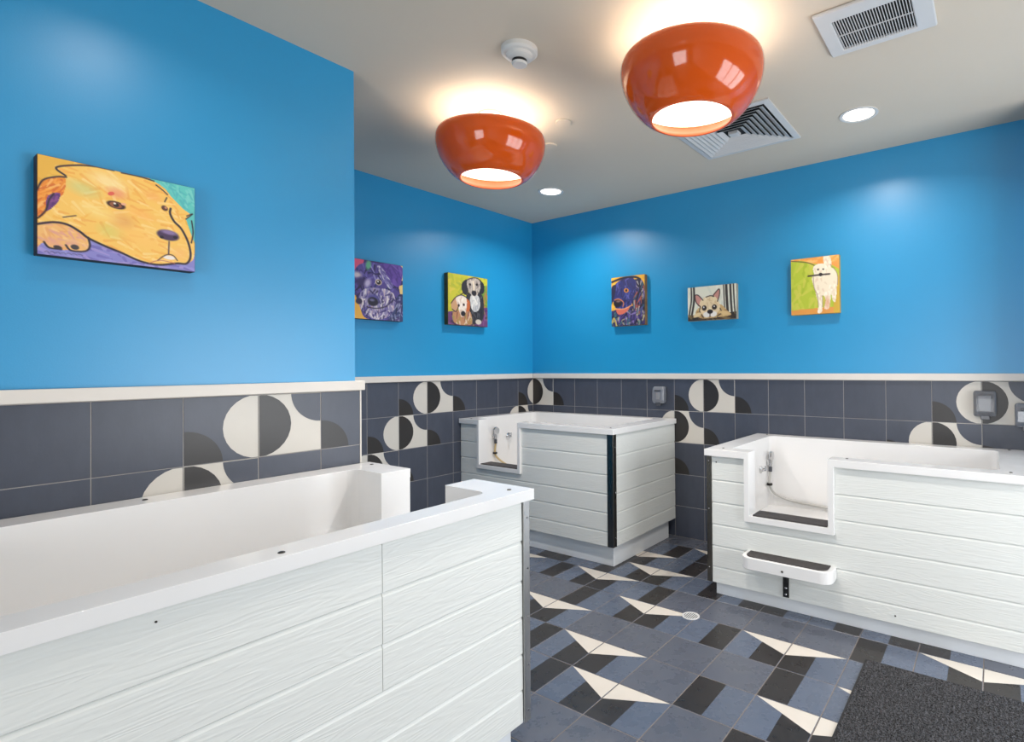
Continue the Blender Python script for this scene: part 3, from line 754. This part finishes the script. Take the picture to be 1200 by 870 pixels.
# ------------------------------------------------------------------ dog paintings (printed canvases)
class Paint:
    """small raster painter; coordinates are those of the working sketch, mapped through its four corners"""
    def __init__(s, quad, wm, hm, res, bg, seed):
        s.W, s.H = res; s.wm, s.hm = wm, hm
        A = []; B = []
        for (x, y), (u, v) in zip(quad, ((0, 0), (1, 0), (1, 1), (0, 1))):
            A += [[x, y, 1, 0, 0, 0, -u * x, -u * y], [0, 0, 0, x, y, 1, -v * x, -v * y]]; B += [u, v]
        s.h = np.append(np.linalg.solve(np.array(A, float), np.array(B, float)), 1).reshape(3, 3)
        U, V = np.meshgrid((np.arange(s.W) + .0) / (s.W - 1), (np.arange(s.H) + .0) / (s.H - 1))
        s.px, s.py = U * wm, V * hm
        s.img = np.empty((s.H, s.W, 3)); s.img[:] = bg; s.r = np.random.default_rng(seed)
        s.unit = wm / max(1e-6, math.hypot(quad[1][0] - quad[0][0], quad[1][1] - quad[0][1]))
        s.soft = wm / s.W * .7
    def m(s, pts):
        p = np.array([(x, y, 1) for x, y in pts], float) @ s.h.T; p = p[:, :2] / p[:, 2:]
        return p * np.array([s.wm, s.hm])
    def curve(s, P, closed):
        P = [Vector((a, b_, 0)) for a, b_ in P]; n = len(P); out = []
        rng_ = range(n) if closed else range(n - 1)
        for i in rng_:
            g = (lambda k: P[k % n]) if closed else (lambda k: P[min(max(k, 0), n - 1)])
            a, b_, c, d = g(i - 1), g(i), g(i + 1), g(i + 2)
            for k in range(6):
                t_ = k / 6; out.append(0.5 * ((2 * b_) + (c - a) * t_ + (2 * a - 5 * b_ + 4 * c - d) * t_ * t_ + (3 * b_ - a - 3 * c + d) * t_ ** 3))
        if not closed: out.append(P[-1])
        return np.array([(q.x, q.y) for q in out])
    def inside(s, C):
        ins = np.zeros(s.px.shape, bool); x0, y0 = C[-1]
        for x1, y1 in C:
            c = ((y0 > s.py) != (y1 > s.py)); 
            if y1 != y0: ins ^= c & (s.px < (x1 - x0) * (s.py - y0) / (y1 - y0) + x0)
            x0, y0 = x1, y1
        return ins
    def poly(s, pts, col, smooth=True, var=0.0):
        C = s.m(pts); C = s.curve(C, True) if smooth else C
        k = s.inside(C); s.img[k] = col
        if var: s.img[k] += s.r.normal(0, var, (k.sum(), 1))
        return k
    def line(s, pts, wd, col, smooth=True):
        C = s.m(pts); C = s.curve(C, False) if (smooth and len(pts) > 2) else C
        d = np.full(s.px.shape, 9.)
        for (xa, ya), (xb, yb) in zip(C, C[1:]):
            L2 = (xb - xa) ** 2 + (yb - ya) ** 2 + 1e-12
            t_ = np.clip(((s.px - xa) * (xb - xa) + (s.py - ya) * (yb - ya)) / L2, 0, 1)
            d = np.minimum(d, np.hypot(s.px - xa - t_ * (xb - xa), s.py - ya - t_ * (yb - ya)))
        s.blend(np.clip((wd * s.unit / 2 + s.soft - d) / (2 * s.soft), 0, 1), col)
    def blend(s, a, col): s.img[:] = s.img * (1 - a[..., None]) + np.array(col, float) * a[..., None]
    def dot(s, c, rx, ry, col, ang=0, soft=0.12, al=1.0):
        (x, y), = s.m([c]); ca, sa = math.cos(math.radians(ang)), math.sin(math.radians(ang))
        dx, dy = s.px - x, s.py - y; u, v = dx * ca + dy * sa, -dx * sa + dy * ca
        q = np.hypot(u / (rx * s.unit), v / (ry * s.unit)); s.blend(al * np.clip((1 + soft - q) / (2 * soft), 0, 1), col)
    def fur(s, mask, n, cols, length, wd, ang, spread=25):
        ys, xs_ = np.nonzero(mask)
        if not len(ys): return
        for _ in range(n):
            i = s.r.integers(len(ys)); x, y = s.px[ys[i], xs_[i]], s.py[ys[i], xs_[i]]
            a_ = math.radians(ang + s.r.normal(0, spread)); L_ = length * s.unit * s.r.uniform(.5, 1.2)
            xb, yb = x + L_ * math.cos(a_), y + L_ * math.sin(a_)
            t_ = np.clip(((s.px - x) * (xb - x) + (s.py - y) * (yb - y)) / (L_ * L_), 0, 1)
            d = np.hypot(s.px - x - t_ * (xb - x), s.py - y - t_ * (yb - y))
            c = cols[s.r.integers(len(cols))]
            s.blend(np.clip((wd * s.unit * (1 - .6 * t_) - d) / (s.soft) + .5, 0, 1) * .75 * mask, c)

def hang(label, P, wall, x0, x1, z0, z1, plane, depth=.034, side=None):
    """wall 'N': faces -Y, u along +X;  wall 'R': faces -X, u along -Y (x0 is the left end as seen)"""
    img = np.clip(P.img, 0, 255) / 255.; img = np.where(img <= .04045, img / 12.92, ((img + .055) / 1.055) ** 2.4)
    H, W = img.shape[:2]
    if wall == 'N':
        base = ((x0 + x1) / 2, plane, z0); bb = (x0, x1, plane - depth, plane - .0008, z0, z1)
        f = lambda u, v: (x0 + u * (x1 - x0), plane - depth - .0006, z1 - v * (z1 - z0))
    else:
        base = (plane, (x0 + x1) / 2, z0); bb = (plane - depth, plane - .0008, x1, x0, z0, z1)
        f = lambda u, v: (plane - depth - .0006, x0 + u * (x1 - x0), z1 - v * (z1 - z0))
    t_ = thing('dog_painting', label, 'painting', base, 'dog paintings')
    box('canvas', bb, mat('canvas_side_tone', side, 0.7, noise=0.3, nscale=14) if side else 'canvas', t_, bevel=.002)
    U, V = np.meshgrid(np.linspace(.004, .996, W), np.linspace(.004, .996, H))
    co_ = np.stack(np.broadcast_arrays(*f(U, V)), -1).reshape(-1, 3) - np.array(base)
    idx_ = np.arange(W * H).reshape(H, W)
    fc_ = np.stack([idx_[:-1, :-1].ravel(), idx_[1:, :-1].ravel(), idx_[1:, 1:].ravel(), idx_[:-1, 1:].ravel()], 1)
    me_ = bpy.data.meshes.new('painted_face'); me_.from_pydata(co_.tolist(), [], fc_.tolist())
    at = me_.color_attributes.new('paint', 'FLOAT_COLOR', 'POINT')
    at.data.foreach_set('color', np.concatenate([img.reshape(-1, 3), np.ones((W * H, 1))], 1).astype(np.float32).ravel())
    m = bpy.data.materials.get('painted_canvas')
    if not m:
        m = bpy.data.materials.new('painted_canvas'); m.use_nodes = True; nd = m.node_tree.nodes
        va = nd.new('ShaderNodeVertexColor'); va.layer_name = 'paint'
        m.node_tree.links.new(va.outputs[0], nd['Principled BSDF'].inputs['Base Color']); nd['Principled BSDF'].inputs['Roughness'].default_value = .5
    me_.materials.append(m); link('painted_face', me_, t_)

INK = (48, 38, 52)
# golden dog resting its head (large canvas on the near left wall)
p = Paint([(210, 118), (993, 318), (968, 735), (178, 618)], .405, .305, (230, 172), (232, 178, 72), 1)
p.fur(np.ones((172, 230), bool), 160, [(238, 188, 80), (222, 160, 58), (244, 200, 110)], 90, 12, 15, 20)
p.poly([(760, 245), (1010, 310), (1000, 650), (965, 560), (940, 470), (925, 420), (850, 320)], (92, 190, 184), False)
p.fur(p.poly([(770, 255), (1000, 315), (985, 430), (900, 390), (840, 310)], (96, 196, 186)), 40, [(120, 205, 195), (80, 178, 180)], 60, 8, 60)
k = p.poly([(170, 560), (300, 580), (445, 545), (560, 600), (700, 670), (860, 690), (990, 640), (990, 760), (160, 640)], (136, 132, 196), False)
p.fur(k, 60, [(150, 148, 208), (112, 104, 176), (165, 150, 205)], 70, 9, 15)
face = p.poly([(290, 188), (400, 182), (520, 195), (650, 235), (770, 265), (850, 330), (920, 410), (965, 452), (935, 480), (965, 560), (972, 650), (945, 688), (880, 690), (790, 695), (700, 672), (600, 622), (520, 588), (440, 545), (330, 480), (195, 455), (215, 330), (330, 245)], (247, 196, 98))
p.fur(face, 170, [(250, 205, 115), (244, 180, 80), (252, 214, 140), (240, 170, 78)], 80, 9, 20, 25)
for c, rx, ry, col, al in (((560, 270), 90, 45, (252, 224, 160), .8), ((430, 300), 70, 40, (205, 210, 140), .6), ((560, 520), 60, 40, (214, 206, 110), .6), ((620, 470), 55, 45, (222, 150, 92), .5),
                           ((780, 350), 50, 30, (246, 176, 96), .7), ((700, 560), 110, 55, (252, 196, 104), .7), ((500, 420), 90, 35, (250, 216, 130), .7), ((600, 330), 45, 28, (236, 150, 116), .7),
                           ((720, 440), 70, 30, (250, 178, 92), .6), ((900, 640), 40, 40, (246, 184, 110), .6)):
    p.dot(c, rx, ry, col, 15, .6, al)
ear = p.poly([(200, 300), (240, 245), (340, 243), (330, 320), (290, 350), (255, 395), (196, 440), (190, 380)], (236, 142, 52))
p.fur(ear, 40, [(246, 168, 70), (214, 104, 44), (250, 190, 110)], 55, 7, 130, 20)
p.fur(p.poly([(250, 330), (310, 318), (300, 360), (255, 400), (235, 400)], (108, 62, 120)), 14, [(88, 46, 110), (140, 80, 140)], 35, 6, 125)
paw = p.poly([(170, 470), (290, 463), (370, 492), (440, 540), (443, 598), (418, 616), (345, 607), (300, 602), (245, 592), (215, 560), (170, 582)], (240, 184, 112))
p.fur(paw, 40, [(246, 198, 134), (232, 164, 100), (226, 160, 140)], 50, 8, 30)
p.dot((262, 560), 30, 24, (226, 158, 140), 0, .6, .7); p.dot((362, 570), 26, 24, (226, 166, 140), 0, .6, .7)
for L_, wd in (([(345, 232), (300, 190), (400, 182), (500, 192), (590, 215)], 7), ([(630, 228), (720, 250), (790, 275)], 6), ([(195, 300), (230, 250), (300, 236), (348, 240)], 6), ([(190, 440), (232, 405), (255, 350), (280, 320)], 6),
               ([(320, 440), (385, 434)], 4), ([(180, 470), (270, 463), (340, 478), (400, 515), (440, 548), (520, 590), (600, 626), (700, 674), (790, 694), (880, 690), (930, 692), (952, 655), (945, 590), (915, 520), (880, 480), (862, 440), (866, 415)], 9),
               ([(440, 545), (446, 590), (420, 614), (350, 608), (325, 580)], 7), ([(215, 560), (240, 590), (300, 600)], 7), ([(800, 295), (830, 320), (855, 345)], 5), ([(940, 470), (975, 446), (945, 455)], 5), ([(968, 480), (972, 540), (960, 590)], 6), ([(850, 360), (838, 380)], 5)):
    p.line(L_, wd * 1.45, INK)
p.dot((283, 590), 20, 12, (60, 50, 52), 10); p.dot((370, 592), 20, 16, (70, 62, 62), 10)
p.dot((592, 388), 48, 24, (60, 36, 34), 8); p.dot((590, 388), 32, 18, (150, 90, 60), 8); p.dot((592, 388), 15, 14, (40, 26, 28)); p.dot((585, 380), 7, 5, (235, 225, 215))
p.dot((630, 385), 14, 8, (235, 170, 140)); p.dot((836, 412), 20, 17, (92, 58, 50), 40); p.dot((842, 410), 8, 8, (190, 130, 100)); p.dot((570, 330), 18, 12, (224, 96, 80), -30)
p.dot((845, 548), 64, 36, (72, 52, 84), 5); p.dot((850, 534), 44, 15, (138, 116, 160), 5, .4); p.dot((812, 556), 12, 10, (40, 30, 44)); p.dot((880, 560), 12, 10, (40, 30, 44))
p.line([(848, 580), (845, 610), (842, 642)], 8, (90, 70, 80)); p.dot((845, 660), 36, 14, (238, 228, 220)); p.line([(785, 672), (815, 652), (842, 644), (866, 652), (884, 676)], 6, INK); p.line([(740, 684), (800, 672), (870, 690)], 5, (190, 110, 90))
for k in range(7): p.line([(215 + k * 28, 610 + k * 3), (228 + k * 28, 606 + k * 4), (238 + k * 28, 617 + k * 3)], 3, (84, 78, 110))
hang('painting of a golden dog resting its head, large canvas on the near left wall', p, 'N', .372, .778, 1.688, 1.993, Y1 + PT, .046)

# shaggy purple dog
p = Paint([(48, 115), (358, 155), (358, 483), (48, 466)], .41, .41, (120, 120), (58, 46, 104), 2)
p.poly([(40, 100), (130, 118), (110, 175), (40, 190)], (222, 84, 120)); p.poly([(40, 340), (110, 350), (150, 440), (230, 490), (40, 490)], (238, 178, 74)); p.poly([(320, 290), (370, 270), (370, 350), (330, 350)], (240, 206, 130)); p.poly([(345, 150), (372, 160), (372, 230), (350, 235)], (232, 204, 140))
head = p.poly([(85, 180), (150, 140), (230, 150), (300, 190), (340, 300), (330, 400), (290, 470), (150, 470), (110, 400), (80, 300)], (88, 72, 142))
p.fur(head, 150, [(58, 42, 112), (112, 100, 176), (40, 32, 76), (168, 158, 206), (36, 42, 92), (30, 24, 56)], 45, 5.5, 100, 40)
p.fur(p.poly([(330, 330), (372, 340), (372, 490), (270, 490), (300, 420)], (60, 66, 110)), 50, [(40, 40, 70), (100, 112, 150), (160, 160, 190), (70, 52, 110)], 35, 5, 110, 40)
e_ = p.poly([(232, 145), (352, 158), (350, 250), (330, 280), (290, 255), (255, 200)], (98, 66, 154)); p.fur(e_, 25, [(116, 84, 172), (78, 48, 130)], 40, 6, 60)
beard = p.poly([(130, 300), (240, 290), (310, 330), (300, 430), (220, 475), (140, 440), (105, 380)], (150, 138, 176)); p.fur(beard, 130, [(226, 216, 222), (96, 80, 150), (244, 232, 222), (60, 48, 104), (200, 172, 180), (44, 34, 72)], 40, 5, 95, 28)
p.fur(p.poly([(210, 160), (240, 170), (300, 270), (280, 290), (240, 230)], (140, 132, 180)), 34, [(222, 216, 220), (120, 108, 170), (90, 76, 140)], 40, 5, 60)
p.dot((160, 155), 14, 26, (96, 172, 130), 10, .4); p.dot((95, 215), 24, 16, (206, 190, 196), 0, .5); p.dot((120, 255), 30, 22, (60, 46, 96), 0, .4); p.dot((155, 262), 16, 24, (190, 176, 206), 30, .5)
p.dot((218, 255), 19, 16, (214, 190, 150)); p.dot((218, 255), 13, 12, (40, 28, 40)); p.dot((215, 251), 4, 4, (240, 236, 230)); p.dot((185, 345), 38, 18, (92, 84, 150), 0, .5)
p.dot((185, 369), 30, 24, (40, 34, 52)); p.dot((180, 360), 14, 7, (110, 104, 140), 0, .4); p.line([(150, 400), (195, 408), (235, 404), (268, 393)], 5, (50, 36, 56)); p.dot((105, 368), 18, 16, (50, 40, 70))
hang('painting of a shaggy purple dog, left of the two on the far left wall', p, 'N', 2.040, 2.458, 1.677, 2.087, Y0 + PT, .046)

# two long eared dogs
p = Paint([(625, 203), (855, 232), (852, 517), (622, 502)], .415, .41, (110, 110), (196, 188, 48), 3)
p.fur(np.ones((110, 110), bool), 120, [(206, 196, 60), (180, 178, 40), (214, 190, 70), (160, 170, 50)], 40, 7, 100, 60)
k = p.poly([(800, 300), (870, 280), (870, 420), (810, 420)], (112, 140, 52)); p.fur(k, 30, [(90, 120, 50), (180, 120, 60), (140, 160, 60)], 30, 6, 80)
k = p.poly([(610, 430), (700, 420), (870, 400), (870, 540), (610, 530)], (104, 60, 106), False); p.fur(k, 60, [(130, 84, 130), (80, 44, 84), (150, 130, 80), (60, 40, 60)], 34, 6, 30, 50)
b_ = p.poly([(735, 320), (815, 320), (832, 400), (820, 480), (760, 500), (735, 440)], (48, 44, 48)); p.fur(b_, 40, [(30, 28, 34), (90, 88, 90), (60, 50, 50)], 34, 4, 95)
p.fur(p.poly([(755, 335), (800, 335), (808, 400), (780, 430), (755, 400)], (196, 194, 190)), 20, [(226, 222, 214), (160, 160, 164)], 28, 4, 95)
p.poly([(705, 262), (735, 240), (745, 300), (725, 330), (704, 306)], (44, 40, 44)); p.poly([(800, 240), (832, 262), (834, 310), (815, 322), (796, 290)], (40, 36, 42))
hd = p.poly([(735, 240), (772, 228), (808, 244), (812, 290), (790, 332), (765, 334), (740, 300)], (170, 158, 148)); p.fur(hd, 26, [(206, 190, 170), (110, 100, 100), (222, 208, 190)], 22, 3.5, 95)
p.dot((752, 268), 7, 6, (40, 26, 24)); p.dot((792, 268), 7, 6, (40, 26, 24)); p.dot((775, 318), 15, 13, (34, 28, 32)); p.line([(772, 250), (774, 300)], 8, (226, 208, 180))
bd = p.poly([(655, 430), (740, 420), (760, 470), (750, 505), (660, 495)], (182, 130, 90)); p.fur(bd, 26, [(220, 200, 180), (120, 70, 60), (150, 140, 70)], 26, 4, 95)
p.poly([(640, 380), (668, 345), (680, 400), (668, 428), (646, 415)], (196, 150, 110)); p.poly([(720, 350), (748, 370), (746, 420), (730, 425), (718, 390)], (190, 100, 50))
h2 = p.poly([(668, 345), (700, 332), (728, 350), (730, 400), (715, 455), (696, 455), (680, 400)], (228, 212, 196)); p.fur(h2, 20, [(240, 230, 220), (200, 170, 150)], 20, 3.5, 95)
p.dot((684, 392), 6, 6, (50, 30, 28)); p.dot((714, 388), 6, 6, (50, 30, 28)); p.dot((709, 440), 13, 12, (36, 28, 30)); p.dot((798, 488), 18, 12, (200, 190, 176)); p.dot((745, 492), 14, 9, (170, 130, 80))
for L_ in ([(640, 380), (668, 345), (700, 332), (730, 345)], [(646, 415), (668, 428), (682, 400)], [(705, 300), (718, 255), (772, 228), (815, 244), (834, 300)], [(735, 335), (715, 320), (695, 330)]): p.line(L_, 4, (40, 30, 34))
hang('painting of two long eared dogs on yellow green, right one on the far left wall', p, 'N', 2.868, 3.290, 1.683, 2.097, Y0 + PT, .046, (96, 84, 44))

# black dog with colourful ear
p = Paint([(97, 172), (245, 155), (243, 378), (100, 384)], .33, .41, (92, 112), (226, 168, 48), 4)
p.fur(np.ones((112, 92), bool), 30, [(240, 186, 70), (214, 150, 40)], 30, 6, 10)
k = p.poly([(95, 320), (160, 300), (250, 290), (250, 395), (95, 395)], (58, 48, 96), False); p.fur(k, 110, [(96, 76, 150), (40, 40, 70), (150, 130, 190), (60, 110, 120), (190, 180, 130), (30, 26, 40)], 24, 3.5, 100, 40)
e_ = p.poly([(190, 185), (230, 180), (248, 230), (246, 320), (215, 330), (190, 290), (186, 230)], (44, 40, 62)); p.fur(e_, 70, [(200, 190, 180), (60, 110, 130), (40, 34, 50), (180, 90, 70), (90, 80, 150), (30, 28, 40)], 26, 3, 100, 25)
hd = p.poly([(115, 200), (150, 175), (195, 172), (205, 215), (195, 260), (180, 300), (150, 320), (120, 310), (105, 270), (112, 230)], (46, 48, 104)); p.fur(hd, 60, [(64, 70, 140), (34, 34, 78), (90, 90, 160), (50, 44, 90)], 24, 3.5, 110, 30)
p.line([(100, 190), (130, 178), (165, 168), (205, 168), (225, 178)], 8, (34, 30, 46)); p.poly([(98, 215), (118, 205), (112, 250), (98, 290)], (40, 36, 66))
p.dot((163, 228), 11, 8, (206, 130, 60), 15); p.dot((163, 228), 5, 5, (30, 22, 26)); p.dot((126, 284), 19, 15, (36, 26, 34)); p.dot((128, 276), 10, 4, (120, 90, 90), 0, .4)
p.line([(112, 270), (130, 266), (150, 280), (148, 298)], 4, (200, 120, 70)); p.poly([(120, 312), (150, 312), (178, 300), (160, 325), (130, 334)], (206, 104, 84)); p.line([(115, 308), (150, 310), (182, 296)], 4, (230, 160, 110)); p.line([(100, 370), (110, 350), (120, 380)], 6, (190, 170, 90))
hang('painting of a dark blue and black spaniel, left of three on the right wall', p, 'R', 2.629, 2.300, 1.676, 2.088, X0 + PT, .040, (128, 96, 60))

# pale flat faced dog between tree trunks
p = Paint([(432, 215), (648, 196), (650, 350), (437, 362)], .395, .26, (130, 88), (220, 220, 202), 5)
p.fur(np.ones((88, 130), bool), 50, [(228, 228, 214), (206, 210, 196)], 50, 6, 90)
for x, wd in ((446, 7), (458, 9), (592, 5), (604, 11), (622, 9), (636, 6)): p.line([(x, 195), (x + 4, 270), (x + (10 if x > 500 else -6), 345)], wd, (58, 54, 52))
k = p.poly([(430, 335), (520, 340), (655, 318), (655, 370), (430, 375)], (58, 48, 40), False); p.fur(k, 40, [(90, 70, 50), (40, 36, 34), (130, 110, 70)], 26, 4, 0)
bd = p.poly([(470, 330), (490, 300), (570, 285), (610, 315), (625, 335), (560, 345), (500, 350)], (196, 164, 112)); p.fur(bd, 20, [(214, 186, 130), (160, 124, 80)], 22, 3.5, 20)
p.poly([(466, 250), (478, 248), (500, 275), (488, 298), (474, 285)], (196, 140, 130)); p.poly([(545, 248), (570, 222), (574, 240), (565, 272), (556, 275)], (196, 140, 130))
hd = p.poly([(490, 275), (515, 254), (548, 250), (570, 272), (578, 305), (560, 330), (530, 340), (500, 330), (486, 305)], (226, 204, 164)); p.fur(hd, 26, [(236, 220, 186), (204, 176, 136)], 18, 3, 90)
for L_ in ([(490, 298), (472, 280), (466, 250), (480, 248), (502, 270)], [(546, 250), (572, 220), (575, 245), (566, 275)], [(515, 256), (535, 250), (550, 254)], [(490, 300), (488, 320), (505, 345)], [(578, 305), (585, 325), (565, 340)]): p.line(L_, 4, (52, 40, 40))
p.dot((508, 304), 11, 11, (50, 38, 36)); p.dot((553, 300), 11, 11, (50, 38, 36)); p.dot((506, 301), 3, 3, (230, 230, 230)); p.dot((552, 297), 3, 3, (230, 230, 230)); p.dot((520, 333), 17, 12, (230, 226, 220)); p.dot((548, 330), 17, 12, (230, 226, 220))
p.dot((534, 320), 13, 9, (34, 28, 30)); p.line([(534, 328), (534, 342)], 4, (44, 34, 36)); p.dot((478, 335), 20, 8, (220, 196, 150), -20); p.dot((600, 326), 24, 8, (214, 184, 130), 15)
hang('small painting of a pale flat faced puppy lying between tree trunks', p, 'R', 1.917, 1.524, 1.681, 1.940, X0 + PT, .040, (150, 145, 130))

# white dog carrying a stick
p = Paint([(889, 93), (1098, 67), (1100, 325), (890, 338)], .312, .385, (92, 112), (176, 190, 54), 6)
p.fur(np.ones((112, 92), bool), 60, [(188, 198, 66), (160, 178, 46), (200, 196, 80)], 50, 9, 90, 30)
k = p.poly([(880, 80), (1110, 60), (1110, 130), (1060, 110), (1000, 110), (930, 96), (880, 104)], (240, 172, 92)); p.fur(k, 30, [(246, 186, 110), (230, 150, 70)], 40, 7, 0)
k = p.poly([(880, 322), (960, 310), (1110, 300), (1110, 340), (880, 350)], (220, 150, 70)); p.poly([(1085, 180), (1110, 170), (1110, 320), (1075, 320)], (206, 168, 60)); p.line([(890, 98), (960, 104), (1000, 120)], 4, (90, 80, 50))
wd = [(238, 226, 200), (224, 206, 178), (246, 238, 220), (222, 196, 170)]
for P_ in ([(1030, 80), (1050, 66), (1064, 90), (1062, 130), (1040, 128)], [(985, 160), (1050, 125), (1085, 140), (1092, 195), (1075, 235), (1040, 250), (1005, 245), (988, 210)], [(996, 230), (1022, 235), (1026, 300), (1020, 325), (1004, 325), (1008, 290)], [(1030, 235), (1062, 225), (1058, 290), (1050, 310), (1034, 306), (1040, 270)], [(1062, 205), (1088, 200), (1084, 270), (1074, 276), (1066, 250)]):
    p.fur(p.poly(P_, (236, 222, 196)), 16, wd, 20, 4, 95)
p.fur(p.poly([(985, 130), (1000, 112), (1030, 108), (1048, 122), (1046, 156), (1020, 172), (995, 162)], (240, 228, 204)), 14, wd, 16, 4, 95)
p.dot((1046, 285), 12, 26, (216, 150, 116), 0, .6, .6); p.line([(964, 164), (1010, 158), (1057, 153)], 7, (52, 40, 36)); p.dot((1018, 156), 8, 8, (40, 32, 34)); p.dot((1007, 134), 4, 4, (50, 40, 40)); p.dot((1030, 132), 4, 4, (50, 40, 40))
for L_ in ([(986, 165), (990, 215), (1004, 250), (1008, 300)], [(1060, 110), (1090, 150), (1092, 200)], [(1026, 250), (1026, 300)]): p.line(L_, 2.5, (150, 120, 100))
hang('painting of a white dog carrying a stick, right of three on the right wall', p, 'R', 1.130, .817, 1.679, 2.063, X0 + PT, .040, (190, 150, 70))
